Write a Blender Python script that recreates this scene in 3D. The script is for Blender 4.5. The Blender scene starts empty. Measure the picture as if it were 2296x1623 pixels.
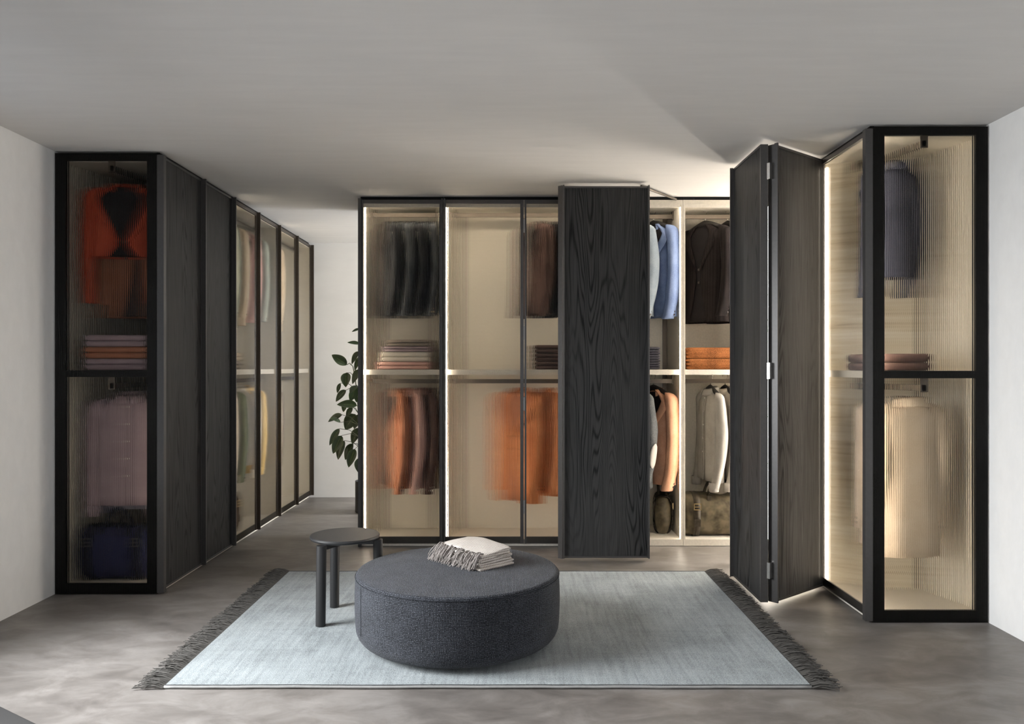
import bpy, bmesh, math, random
from mathutils import Vector, Matrix, noise as mnoise

random.seed(7)
PI = math.pi
SC = bpy.context.scene
COL = SC.collection

# ------------------------------------------------------------------ camera
FPX = 1760.0            # focal length in pixels of the 2296 px wide frame
CAMH = 1.348
cam_d = bpy.data.cameras.new('camera')
cam_d.sensor_width = 36.0
cam_d.lens = FPX * 36.0 / 2296.0
cam_d.shift_x = -2.0 / 2296.0
cam_d.shift_y = 10.5 / 2296.0
cam_d.clip_start = 0.05
cam = bpy.data.objects.new('camera', cam_d)
cam.location = (0, 0, CAMH)
cam.rotation_euler = (PI / 2, 0, 0)
COL.objects.link(cam)
SC.camera = cam

# ------------------------------------------------------------------ world, daylight, exposure
w = bpy.data.worlds.new('world'); SC.world = w; w.use_nodes = True
w.node_tree.nodes['Background'].inputs[0].default_value = (0.75, 0.85, 1.0, 1)
w.node_tree.nodes['Background'].inputs[1].default_value = 0.6

def area_light(name, loc, rot, sx, sy, power, color, spread=180):
    l = bpy.data.lights.new(name, 'AREA')
    l.shape = 'RECTANGLE'; l.size = sx; l.size_y = sy
    l.energy = power; l.color = color; l.spread = math.radians(spread)
    o = bpy.data.objects.new(name, l)
    o.location = loc; o.rotation_euler = rot
    COL.objects.link(o)
    return o
XL, XR, YF, YB, ZC = -2.715, 2.505, -1.6, 8.10, 2.624
# window in the left wall, in front of the left wardrobe
area_light('daylight_left_window', (XL - 0.16, 2.95, 1.45), (0, -PI / 2 + 0.46, 0), 1.8, 1.5, 96, (0.96, 0.985, 1.0), 105)
# added fill light behind the camera, no window known there
area_light('added_front_fill', (0.95, YF - 0.16, 1.45), (PI / 2 - 0.10, 0, 0.22), 2.6, 2.0, 24, (1.0, 0.98, 0.96), 150)
# window in the right wall behind the free standing wardrobe run
area_light('daylight_passage_window', (XR + 0.16, 7.35, 1.40), (0, PI / 2, 0), 2.0, 1.1, 215, (0.97, 0.985, 1.0))

vs = SC.view_settings
vs.view_transform = 'Standard'; vs.look = 'None'; vs.gamma = 1.0
vs.exposure = 0.10
vs.use_curve_mapping = False
cy = SC.cycles
cy.max_bounces = 8; cy.diffuse_bounces = 4; cy.glossy_bounces = 2
cy.transmission_bounces = 5; cy.transparent_max_bounces = 8
cy.caustics_refractive = True; cy.caustics_reflective = False
cy.sample_clamp_indirect = 10.0
cy.use_light_tree = False
cy.blur_glossy = 1.0
cy.use_adaptive_sampling = True; cy.adaptive_threshold = 0.02

# ------------------------------------------------------------------ material helpers
def newmat(name):
    m = bpy.data.materials.new(name); m.use_nodes = True
    nt = m.node_tree
    b = nt.nodes['Principled BSDF']
    return m, nt, b
def N(nt, t, **kw):
    n = nt.nodes.new(t)
    for k, v in kw.items(): setattr(n, k, v)
    return n
def L(nt, a, b): nt.links.new(a, b)
def ramp(nt, fac, stops):
    r = N(nt, 'ShaderNodeValToRGB')
    e = r.color_ramp.elements
    while len(e) < len(stops): e.new(0.5)
    for i, (p, c) in enumerate(stops):
        e[i].position = p; e[i].color = (c[0], c[1], c[2], 1)
    L(nt, fac, r.inputs[0])
    return r
def coords(nt, scale=(1, 1, 1), kind='Object', rnd=False):
    tc = N(nt, 'ShaderNodeTexCoord')
    mp = N(nt, 'ShaderNodeMapping')
    mp.inputs['Scale'].default_value = scale
    if rnd:
        oi = N(nt, 'ShaderNodeObjectInfo')
        ad = N(nt, 'ShaderNodeVectorMath', operation='ADD')
        sc = N(nt, 'ShaderNodeMath', operation='MULTIPLY'); sc.inputs[1].default_value = 7.3
        L(nt, oi.outputs['Random'], sc.inputs[0])
        L(nt, tc.outputs[kind], ad.inputs[0]); L(nt, sc.outputs[0], ad.inputs[1])
        L(nt, ad.outputs[0], mp.inputs[0])
    else:
        L(nt, tc.outputs[kind], mp.inputs[0])
    return mp.outputs[0]
def noise_tex(nt, vec, scale, detail=3, rough=0.55, dist=0.0):
    n = N(nt, 'ShaderNodeTexNoise')
    n.inputs['Scale'].default_value = scale; n.inputs['Detail'].default_value = detail
    n.inputs['Roughness'].default_value = rough; n.inputs['Distortion'].default_value = dist
    L(nt, vec, n.inputs['Vector'])
    return n.outputs['Fac']
def math_n(nt, op, a, b=None, c=None):
    n = N(nt, 'ShaderNodeMath', operation=op)
    for i, v in enumerate((a, b, c)):
        if v is None: continue
        if hasattr(v, 'links'): L(nt, v, n.inputs[i])
        else: n.inputs[i].default_value = v
    return n.outputs[0]
def bump(nt, b, h, strength, dist=0.01):
    n = N(nt, 'ShaderNodeBump')
    n.inputs['Strength'].default_value = strength; n.inputs['Distance'].default_value = dist
    L(nt, h, n.inputs['Height']); L(nt, n.outputs[0], b.inputs['Normal'])

MAT = {}
def plain(name, col, rough=0.5, metal=0.0, spec=None):
    m, nt, b = newmat(name)
    b.inputs['Base Color'].default_value = (*col, 1)
    b.inputs['Roughness'].default_value = rough
    b.inputs['Metallic'].default_value = metal
    if spec is not None: b.inputs['Specular IOR Level'].default_value = spec
    v = coords(nt)
    n = noise_tex(nt, v, 60, 2)
    r = ramp(nt, n, [(0.3, [c * 0.93 for c in col]), (0.7, [min(1, c * 1.05) for c in col])])
    L(nt, r.outputs[0], b.inputs['Base Color'])
    MAT[name] = m
    return m
def plaster(name, col, var=0.05, rough=0.85):
    m, nt, b = newmat(name)
    v = coords(nt, (0.6, 0.9, 0.6))
    n1 = noise_tex(nt, v, 1.1, 4, 0.55, 0.4)
    v2 = coords(nt, (1.0, 7.0, 4.0))
    n2 = noise_tex(nt, v2, 2.2, 4, 0.6, 0.2)
    mx = math_n(nt, 'MULTIPLY_ADD', n2, 0.45, math_n(nt, 'MULTIPLY', n1, 0.6))
    r = ramp(nt, mx, [(0.33, [c * (1 - var) for c in col]), (0.72, [c * (1 + var) for c in col])])
    L(nt, r.outputs[0], b.inputs['Base Color'])
    b.inputs['Roughness'].default_value = rough
    b.inputs['Specular IOR Level'].default_value = 0.2
    bump(nt, b, n2, 0.12, 0.01)
    MAT[name] = m
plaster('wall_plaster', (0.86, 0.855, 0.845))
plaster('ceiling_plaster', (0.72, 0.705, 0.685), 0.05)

def floor_slab():
    m, nt, b = newmat('microcement')
    v = coords(nt, (0.55, 1.0, 1.0))
    n1 = noise_tex(nt, v, 1.7, 5, 0.6, 0.6)
    n2 = noise_tex(nt, coords(nt, (1.0, 1.7, 1)), 4.2, 7, 0.68, 0.7)
    f = math_n(nt, 'MULTIPLY_ADD', n2, 0.5, math_n(nt, 'MULTIPLY', n1, 0.6))
    r = ramp(nt, f, [(0.34, (0.075, 0.066, 0.060)), (0.53, (0.165, 0.150, 0.139)), (0.72, (0.29, 0.27, 0.256))])
    L(nt, r.outputs[0], b.inputs['Base Color'])
    rr = math_n(nt, 'MULTIPLY_ADD', n2, 0.25, 0.33)
    L(nt, rr, b.inputs['Roughness'])
    b.inputs['Specular IOR Level'].default_value = 0.45
    bump(nt, b, n2, 0.10, 0.004)
    MAT['floor'] = m
floor_slab()

def wood_mat():
    m, nt, b = newmat('black_oak')
    v = coords(nt, (3.6, 3.6, 0.30), rnd=True)
    n1 = noise_tex(nt, v, 1.5, 2.0, 0.35, 0.15)
    s = math_n(nt, 'SINE', math_n(nt, 'MULTIPLY', n1, 230.0))
    s = math_n(nt, 'POWER', math_n(nt, 'MULTIPLY_ADD', s, 0.5, 0.5), 3.0)
    v4 = coords(nt, (3.0, 3.0, 0.5), rnd=True)
    msk = math_n(nt, 'SMOOTH_MIN', math_n(nt, 'MAXIMUM', math_n(nt, 'MULTIPLY_ADD', noise_tex(nt, v4, 1.0, 1.0), 4.0, -1.3), 0.25), 1.0, 0.1)
    s = math_n(nt, 'MULTIPLY', s, msk)
    v2 = coords(nt, (160, 160, 3.2), rnd=True)
    n2 = noise_tex(nt, v2, 1.0, 3, 0.6)
    v3 = coords(nt, (2.0, 2.0, 0.9), rnd=True)
    n3 = noise_tex(nt, v3, 1.0, 3, 0.5)
    g = math_n(nt, 'MULTIPLY_ADD', s, -0.40, math_n(nt, 'MULTIPLY_ADD', n2, 0.8, 0.16))
    g = math_n(nt, 'MULTIPLY_ADD', n3, 0.35, g)
    r = ramp(nt, g, [(0.30, (0.0065, 0.0065, 0.0067)), (0.58, (0.026, 0.026, 0.0263)), (0.95, (0.054, 0.054, 0.0546))])
    L(nt, r.outputs[0], b.inputs['Base Color'])
    b.inputs['Roughness'].default_value = 0.52
    b.inputs['Specular IOR Level'].default_value = 0.14
    bump(nt, b, g, 0.35, 0.002)
    MAT['wood'] = m
wood_mat()

plain('frame', (0.070, 0.067, 0.066), 0.38, 0.4)
plain('frame_black', (0.005, 0.005, 0.005), 0.45, 0.0, 0.12)
plain('bronze', (0.085, 0.070, 0.056), 0.38, 0.7)
plain('hinge_grey', (0.35, 0.34, 0.33), 0.5, 0.6)
plain('steel', (0.75, 0.74, 0.72), 0.25, 1.0)
plain('chrome_hook', (0.70, 0.66, 0.60), 0.22, 1.0)
plain('cream', (0.70, 0.655, 0.57), 0.5)
plain('cream_edge', (0.74, 0.69, 0.61), 0.45)
plain('stool_wood', (0.018, 0.018, 0.019), 0.48)
plain('black_matte', (0.012, 0.011, 0.011), 0.6)
plain('pot', (0.012, 0.012, 0.012), 0.5)
plain('soil', (0.03, 0.02, 0.014), 0.95)
plain('stem', (0.055, 0.060, 0.028), 0.6)
plain('brass', (0.45, 0.34, 0.18), 0.35, 0.9)
plain('button_dark', (0.03, 0.022, 0.018), 0.4)
plain('button_pearl', (0.80, 0.78, 0.72), 0.3)
plain('binding', (0.30, 0.30, 0.295), 0.8)
plain('stitch', (0.03, 0.03, 0.032), 0.9)
plain('fringe_dark', (0.075, 0.070, 0.064), 0.9)
plain('fringe_taupe', (0.30, 0.27, 0.255), 0.9)

def glass_mat(name='fluted_glass', tint=(0.95, 0.93, 0.89), clear=0.06, rough=0.085, ior=1.30):
    m = bpy.data.materials.new(name); m.use_nodes = True
    nt = m.node_tree; nt.nodes.clear()
    out = N(nt, 'ShaderNodeOutputMaterial')
    rf = N(nt, 'ShaderNodeBsdfRefraction'); rf.inputs['Color'].default_value = (*tint, 1)
    rf.inputs['Roughness'].default_value = rough; rf.inputs['IOR'].default_value = ior
    tr = N(nt, 'ShaderNodeBsdfTransparent'); tr.inputs['Color'].default_value = (*tint, 1)
    gl = N(nt, 'ShaderNodeBsdfGlossy'); gl.inputs['Roughness'].default_value = 0.24
    mx = N(nt, 'ShaderNodeMixShader'); mx.inputs[0].default_value = clear
    L(nt, rf.outputs[0], mx.inputs[1]); L(nt, tr.outputs[0], mx.inputs[2])
    fr = N(nt, 'ShaderNodeFresnel'); fr.inputs['IOR'].default_value = 1.22
    mx2 = N(nt, 'ShaderNodeMixShader')
    L(nt, fr.outputs[0], mx2.inputs[0]); L(nt, mx.outputs[0], mx2.inputs[1]); L(nt, gl.outputs[0], mx2.inputs[2])
    L(nt, mx2.outputs[0], out.inputs[0])
    MAT[name] = m
glass_mat()

def emit_mat(name, col, strength):
    m = bpy.data.materials.new(name); m.use_nodes = True
    nt = m.node_tree; nt.nodes.clear()
    out = N(nt, 'ShaderNodeOutputMaterial'); e = N(nt, 'ShaderNodeEmission')
    e.inputs[0].default_value = (*col, 1); e.inputs[1].default_value = strength
    L(nt, e.outputs[0], out.inputs[0])
    MAT[name] = m
LEDC = (1.0, 0.88, 0.72)
emit_mat('led', LEDC, 26.0)
emit_mat('led_closed', LEDC, 36.0)
emit_mat('led_low', LEDC, 19.0)
emit_mat('led_dim', LEDC, 9.0)
emit_mat('led_top', LEDC, 30.0)
emit_mat('led_topopen', LEDC, 30.0)
emit_mat('led_high', LEDC, 9.0)
emit_mat('led_fill', LEDC, 150.0)  # for the added strip inside the right unit
emit_mat('led_side', (1.0, 0.94, 0.87), 76.0)

def fabric(name, c1, c2, scale=420, rough=0.9, stripes=None, bstr=0.25, stretch=(1, 1, 1)):
    m, nt, b = newmat(name)
    v = coords(nt, stretch)
    n = noise_tex(nt, v, scale, 2, 0.6)
    n0 = noise_tex(nt, v, 9, 3, 0.6)
    f = math_n(nt, 'MULTIPLY_ADD', n0, 0.35, math_n(nt, 'MULTIPLY', n, 0.7))
    if stripes:
        sv = N(nt, 'ShaderNodeSeparateXYZ'); L(nt, coords(nt), sv.inputs[0])
        s = math_n(nt, 'SINE', math_n(nt, 'MULTIPLY', sv.outputs[stripes[0]], stripes[1]))
        f = math_n(nt, 'MULTIPLY_ADD', s, stripes[2], f)
    r = ramp(nt, f, [(0.36, c1), (0.66, c2)])
    L(nt, r.outputs[0], b.inputs['Base Color'])
    b.inputs['Roughness'].default_value = rough
    b.inputs['Specular IOR Level'].default_value = 0.15
    bump(nt, b, n, bstr, 0.002)
    MAT[name] = m
    return name

def painted_streaks():
    m, nt, b = newmat('painted_reflection_streaks')  # reflection streaks of the fluted glass, painted as light and dark bands
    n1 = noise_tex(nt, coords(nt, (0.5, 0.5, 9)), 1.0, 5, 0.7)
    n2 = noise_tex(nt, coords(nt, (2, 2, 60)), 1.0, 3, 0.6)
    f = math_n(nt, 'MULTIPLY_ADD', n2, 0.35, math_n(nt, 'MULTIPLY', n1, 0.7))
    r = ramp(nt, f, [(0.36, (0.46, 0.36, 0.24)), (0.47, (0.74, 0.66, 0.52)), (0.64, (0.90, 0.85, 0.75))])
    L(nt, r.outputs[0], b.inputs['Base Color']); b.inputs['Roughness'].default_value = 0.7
    MAT['painted_streaks'] = m
painted_streaks()
def rug_mat():
    m, nt, b = newmat('rug_pile')
    n1 = noise_tex(nt, coords(nt, (1, 1, 1)), 3.2, 5, 0.6, 0.3)
    n2 = noise_tex(nt, coords(nt, (38, 2.6, 1)), 1.0, 4, 0.65, 0.6)
    n3 = noise_tex(nt, coords(nt), 230, 3, 0.75)
    n4 = noise_tex(nt, coords(nt, (3, 30, 1)), 1.0, 3, 0.6, 0.4)
    f = math_n(nt, 'MULTIPLY_ADD', n2, 0.35, math_n(nt, 'MULTIPLY', n1, 0.30))
    f = math_n(nt, 'MULTIPLY_ADD', n3, 0.85, f)
    f = math_n(nt, 'MULTIPLY_ADD', n4, 0.12, f)
    f = math_n(nt, 'SUBTRACT', f, 0.245)
    r = ramp(nt, f, [(0.40, (0.125, 0.145, 0.15)), (0.58, (0.30, 0.335, 0.35)), (0.80, (0.47, 0.51, 0.525))])
    L(nt, r.outputs[0], b.inputs['Base Color'])
    b.inputs['Roughness'].default_value = 0.95
    b.inputs['Specular IOR Level'].default_value = 0.1
    b.inputs['Sheen Weight'].default_value = 0.2
    bump(nt, b, f, 0.8, 0.006)
    MAT['rug'] = m
rug_mat()

def weave_mat():
    m, nt, b = newmat('ottoman_weave')
    tc = N(nt, 'ShaderNodeTexCoord')
    wv = []
    wn = N(nt, 'ShaderNodeTexNoise'); wn.inputs['Scale'].default_value = 70; wn.inputs['Detail'].default_value = 2; L(nt, tc.outputs['UV'], wn.inputs['Vector'])
    wa = N(nt, 'ShaderNodeVectorMath', operation='MULTIPLY_ADD'); wa.inputs[1].default_value = (0.0055, 0.0055, 0)
    L(nt, wn.outputs['Color'], wa.inputs[0]); L(nt, tc.outputs['UV'], wa.inputs[2])
    sv = N(nt, 'ShaderNodeSeparateXYZ'); L(nt, wa.outputs[0], sv.inputs[0])
    K = 2 * PI / 0.0066
    sx = math_n(nt, 'SINE', math_n(nt, 'MULTIPLY', sv.outputs[0], K))
    sy = math_n(nt, 'SINE', math_n(nt, 'MULTIPLY', sv.outputs[1], K))
    cell = math_n(nt, 'MULTIPLY', math_n(nt, 'MULTIPLY_ADD', sx, 0.5, 0.5), math_n(nt, 'MULTIPLY_ADD', sy, 0.5, 0.5))
    n1 = noise_tex(nt, tc.outputs['UV'], 210, 3, 0.75)
    n2 = noise_tex(nt, tc.outputs['UV'], 9, 4, 0.6)
    mp = N(nt, 'ShaderNodeMapping'); mp.inputs['Scale'].default_value = (1, 14, 1); L(nt, tc.outputs['UV'], mp.inputs[0])
    n3 = noise_tex(nt, mp.outputs[0], 16, 3, 0.6)
    f = math_n(nt, 'MULTIPLY', cell, math_n(nt, 'MULTIPLY_ADD', n1, 3.4, -1.15))
    f = math_n(nt, 'MULTIPLY_ADD', n2, 0.22, f)
    f = math_n(nt, 'MULTIPLY_ADD', n3, 0.14, f)
    r = ramp(nt, f, [(0.16, (0.010, 0.011, 0.014)), (0.40, (0.038, 0.042, 0.053)), (0.74, (0.21, 0.225, 0.265))])
    L(nt, r.outputs[0], b.inputs['Base Color'])
    b.inputs['Roughness'].default_value = 0.92
    b.inputs['Specular IOR Level'].default_value = 0.15
    b.inputs['Sheen Weight'].default_value = 0.1
    bump(nt, b, cell, 0.8, 0.003)
    MAT['weave'] = m
weave_mat()

def throw_mat():
    m, nt, b = newmat('checked_throw')
    tc = N(nt, 'ShaderNodeTexCoord')
    sv = N(nt, 'ShaderNodeSeparateXYZ'); L(nt, tc.outputs['UV'], sv.inputs[0])
    K = 2 * PI / 0.0105
    sx = math_n(nt, 'GREATER_THAN', math_n(nt, 'SINE', math_n(nt, 'MULTIPLY', sv.outputs[0], K)), -0.15)
    sy = math_n(nt, 'GREATER_THAN', math_n(nt, 'SINE', math_n(nt, 'MULTIPLY', sv.outputs[1], K)), -0.15)
    g = math_n(nt, 'MULTIPLY', sx, sy)
    n = noise_tex(nt, tc.outputs['UV'], 14, 2)
    g = math_n(nt, 'MULTIPLY', g, math_n(nt, 'MULTIPLY_ADD', n, 1.3, 0.05))
    r = ramp(nt, g, [(0.12, (0.72, 0.67, 0.62)), (0.75, (0.16, 0.12, 0.10))])
    L(nt, r.outputs[0], b.inputs['Base Color'])
    b.inputs['Roughness'].default_value = 0.92
    b.inputs['Specular IOR Level'].default_value = 0.1
    MAT['throw'] = m
throw_mat()

def leaf_mat():
    m, nt, b = newmat('rubber_leaf')
    tc = N(nt, 'ShaderNodeTexCoord')
    sv = N(nt, 'ShaderNodeSeparateXYZ'); L(nt, tc.outputs['UV'], sv.inputs[0])
    d = math_n(nt, 'ABSOLUTE', math_n(nt, 'SUBTRACT', sv.outputs[0], 0.5))
    n = noise_tex(nt, tc.outputs['UV'], 6, 3)
    f = math_n(nt, 'MULTIPLY_ADD', n, 0.12, d)
    r = ramp(nt, f, [(0.035, (0.24, 0.28, 0.12)), (0.085, (0.020, 0.042, 0.010)), (0.40, (0.014, 0.030, 0.008)), (0.55, (0.045, 0.070, 0.018))])
    L(nt, r.outputs[0], b.inputs['Base Color'])
    b.inputs['Roughness'].default_value = 0.32
    MAT['leaf'] = m
leaf_mat()

# ------------------------------------------------------------------ mesh helpers
class MB:
    def __init__(s): s.v = []; s.f = []; s.uv = {}
    def box(s, x0, x1, y0, y1, z0, z1):
        i = len(s.v)
        s.v += [(x0, y0, z0), (x1, y0, z0), (x1, y1, z0), (x0, y1, z0), (x0, y0, z1), (x1, y0, z1), (x1, y1, z1), (x0, y1, z1)]
        s.f += [(i, i + 3, i + 2, i + 1), (i + 4, i + 5, i + 6, i + 7), (i, i + 1, i + 5, i + 4), (i + 1, i + 2, i + 6, i + 5), (i + 2, i + 3, i + 7, i + 6), (i + 3, i, i + 4, i + 7)]
        return s
    def loft(s, rings, closed=True, cap0=True, cap1=True):
        n = len(rings[0]); b = len(s.v)
        for r in rings: s.v += [tuple(p) for p in r]
        for i in range(len(rings) - 1):
            for j in range(n if closed else n - 1):
                k = (j + 1) % n
                s.f.append((b + i * n + j, b + i * n + k, b + (i + 1) * n + k, b + (i + 1) * n + j))
        if cap0: s.f.append(tuple(b + j for j in reversed(range(n))))
        if cap1: s.f.append(tuple(b + (len(rings) - 1) * n + j for j in range(n)))
        return s
    def tube(s, pts, rad, n=8, rad2=None, cap=True):
        pts = [Vector(p) for p in pts]; rings = []
        up = Vector((0, 0, 1))
        for i, p in enumerate(pts):
            t = (pts[min(i + 1, len(pts) - 1)] - pts[max(i - 1, 0)]).normalized()
            a = t.cross(up)
            if a.length < 0.02: a = t.cross(Vector((0, 1, 0)))
            a.normalize(); c = a.cross(t).normalized()
            r = rad if rad2 is None else rad + (rad2 - rad) * i / (len(pts) - 1)
            rings.append([p + (a * math.cos(2 * PI * k / n) + c * math.sin(2 * PI * k / n)) * r for k in range(n)])
        return s.loft(rings, True, cap, cap)
    def lathe(s, prof, n=48, center=(0, 0)):
        rings = [[(center[0] + r * math.cos(2 * PI * k / n), center[1] + r * math.sin(2 * PI * k / n), z) for k in range(n)] for r, z in prof]
        return s.loft(rings)
    def build(s, name, mat, parent=None, smooth=False, loc=(0, 0, 0), rot=(0, 0, 0), bevel=0.0, angle=None):
        me = bpy.data.meshes.new(name)
        me.from_pydata(s.v, [], s.f)
        bm = bmesh.new(); bm.from_mesh(me)
        bmesh.ops.recalc_face_normals(bm, faces=bm.faces)
        if bevel > 0:
            bmesh.ops.bevel(bm, geom=[e for e in bm.edges], offset=bevel, segments=2, profile=0.6, affect='EDGES')
        bm.to_mesh(me); bm.free()
        me.materials.append(MAT[mat] if isinstance(mat, str) else mat)
        if smooth:
            if angle: me.shade_smooth(); me.set_sharp_from_angle(angle=angle)
            else: me.shade_smooth()
        me.update()
        o = bpy.data.objects.new(name, me)
        o.location = loc; o.rotation_euler = rot
        if parent: o.parent = parent
        COL.objects.link(o)
        return o
def tag(o, label, cat, group=None, kind=None):
    if label: o['label'] = label
    if cat: o['category'] = cat
    if group: o['group'] = group
    if kind: o['kind'] = kind
    return o
def thing(name, label, cat, loc=(0, 0, 0), rz=0.0, group=None):
    o = bpy.data.objects.new(name, None); o.empty_display_size = 0.1
    o.location = loc; o.rotation_euler = (0, 0, rz); COL.objects.link(o)
    return tag(o, label, cat, group)
def bx(name, mat, parent, x0, x1, y0, y1, z0, z1, bevel=0.0):
    o = MB().box(x0, x1, y0, y1, z0, z1).build(name, mat, parent, bevel=bevel)
    return o
def struct(o): o['kind'] = 'structure'; return o

# ------------------------------------------------------------------ room shell
T = 0.15
struct(bx('floor', 'floor', None, XL - T, XR + T, YF - T, YB + T, -0.1, 0.0))
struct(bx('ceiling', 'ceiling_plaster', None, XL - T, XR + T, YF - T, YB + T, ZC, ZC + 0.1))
struct(bx('wall_back', 'wall_plaster', None, XL - T, XR + T, YB, YB + T, 0.0, ZC))
def wall_with_hole(name, axis, pos, sgn, a0, a1, h0, h1, z0, z1):
    m = MB()
    p0, p1 = (pos, pos + sgn * T) if sgn > 0 else (pos + sgn * T, pos)
    for (s0, s1, q0, q1) in ((a0, h0, 0, ZC), (h1, a1, 0, ZC), (h0, h1, 0, z0), (h0, h1, z1, ZC)):
        if s1 - s0 < 1e-4 or q1 - q0 < 1e-4: continue
        if axis == 'x': m.box(p0, p1, s0, s1, q0, q1)
        else: m.box(s0, s1, p0, p1, q0, q1)
    return struct(m.build(name, 'wall_plaster'))
wall_with_hole('wall_left', 'x', XL, -1, YF, YB, 2.15, 3.75, 0.45, 2.42)
wall_with_hole('wall_right', 'x', XR, 1, YF, YB, 6.80, 7.90, 0.35, 2.40)
wall_with_hole('wall_front', 'y', YF, -1, XL, XR, -0.35, 2.25, 0.40, 2.45)  # opening for the added fill light

# ------------------------------------------------------------------ fluted panes, doors
PANES = {}
def pane(parent, w_, h_, loc, rot=(0, 0, 0), pitch=0.0105):
    """ribbed sheet: ribs bulge towards -y, sheet spans x 0..w, z 0..h"""
    n = max(4, round(w_ / pitch)); key = (round(w_, 4), round(h_, 4))
    if key not in PANES:
        p = w_ / n; a = 0.0033; seg = 6
        v = []; f = []
        for i in range(n):
            b = len(v)
            for k in range(seg + 1):
                t = k / seg
                y = -a * (1 - (2 * t - 1) ** 2)
                v += [(i * p + t * p, y, 0), (i * p + t * p, y, h_)]
            for k in range(seg):
                f.append((b + 2 * k, b + 2 * k + 2, b + 2 * k + 3, b + 2 * k + 1))
        me = bpy.data.meshes.new('glass_pane'); me.from_pydata(v, [], f)
        me.materials.append(MAT['fluted_glass']); me.shade_smooth()
        PANES[key] = me
    o = bpy.data.objects.new('glass_pane', PANES[key]); o.location = loc; o.rotation_euler = rot
    o.parent = parent; COL.objects.link(o)
    o['label'] = 'fluted bronze-tinted glass'
    return o

DZ0, DZ1 = 0.026, 2.596
def glass_door(parent, u0, u1, handle='right', frame='frame', y=0.0):
    """closed framed glass door; local front is -y"""
    z0, z1 = DZ0, DZ1
    ls, rs, tr, br = 0.014, 0.026, 0.026, 0.050
    m = MB()
    m.box(u0, u0 + ls, y - 0.022, y, z0, z1).box(u1 - rs, u1, y - 0.022, y, z0, z1)
    m.box(u0 + ls, u1 - rs, y - 0.022, y, z1 - tr, z1).box(u0 + ls, u1 - rs, y - 0.016, y, z0, z0 + br)
    d = m.build('door', frame, parent)
    pane(d, u1 - u0 - ls - rs + 0.004, z1 - z0 - tr - 0.008, (u0 + ls - 0.002, y - 0.0175, z0 + 0.004))
    hx = u1 - 0.010 if handle == 'right' else u0
    bx('handle_profile', frame, d, hx, hx + 0.010, y - 0.050, y - 0.022, z0, z1 + 0.004)
    return d
def wood_door(parent, w_, loc, rz, handle=None, t=0.040):
    """wooden leaf spanning local x 0..w; front -y; thickness behind"""
    z0, z1 = DZ0, DZ1
    e = 0.013
    m = MB()
    m.box(0, e, 0, t, z0, z1).box(w_ - e, w_, 0, t, z0, z1)
    m.box(e, w_ - e, 0, t, z1 - e, z1).box(e, w_ - e, 0, t, z0, z0 + e)
    d = m.build('door', 'frame', parent, loc=loc, rot=(0, 0, rz))
    p = bx('wood_panel', 'wood', d, e, w_ - e, 0.004, t - 0.004, z0 + e, z1 - e)
    p['label'] = 'black-stained oak panel with flame grain'
    if handle is not None:
        hx = w_ - 0.010 if handle == 'right' else 0.0
        bx('handle_profile', 'frame', d, hx, hx + 0.010, -0.030, 0.0, z0, z1 + 0.004)
    return d

def rail(parent, u0, u1, v, z, mat='bronze'):
    m = MB().box(u0, u1, v - 0.010, v + 0.010, z - 0.016, z + 0.016)
    r = m.build('hanging_rail', mat, parent)
    for u in (u0, u1 - 0.012):
        bx('rail_bracket', mat, r, u, u + 0.012, v - 0.018, v + 0.018, z - 0.022, z + 0.060)
    return r

SHZ = (1.287, 1.326)
RZ1, RZ2 = 2.525, 1.235
def carcass(name, label, loc, rz, W, D, mat='cream', left=True, right=True, shelf=True, lower_rail=True, uprights=True, il=0.001, ir=0.001):
    t = thing(name, label, 'wardrobe', loc, rz, 'fitted wardrobe units')
    s = 0.017
    bx('bottom_panel', 'cream_edge', t, il, W - ir, 0.002, D, 0.004, 0.052)
    bx('top_panel', mat, t, il, W - ir, 0.004, D, 2.566, 2.600)
    bx('back_panel', mat, t, il, W - ir, D - 0.014, D, 0.052, 2.566)
    if left: bx('side_panel', mat, t, 0.001, s, 0.004, D - 0.014, 0.052, 2.566)
    if right: bx('side_panel', mat, t, W - s, W - 0.001, 0.004, D - 0.014, 0.052, 2.566)
    if shelf: bx('shelf', 'cream_edge', t, s, W - s, 0.030, D - 0.014, *SHZ)
    rail(t, s, W - s, 0.28, RZ1)
    if lower_rail: rail(t, s, W - s, 0.28, RZ2)
    if uprights:
        for u in (s, W - s - 0.034):
            bx('upright', 'bronze', t, u, u + 0.034, D - 0.030, D - 0.014, 0.052, 2.566)
    # black shadow-gap strip between unit and ceiling
    bx('top_filler', 'frame_black', t, il, W - ir, 0.004, 0.024, 2.600, ZC - 0.001)
    return t
def led(parent, u, v0=0.012, mat='led', w_=0.007, z0=0.06, z1=2.545, facing=1):
    o = bx('led_strip', mat, parent, u, u + w_, v0, v0 + 0.010, z0, z1)
    o['label'] = 'glowing warm white light strip'
    return o

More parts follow.
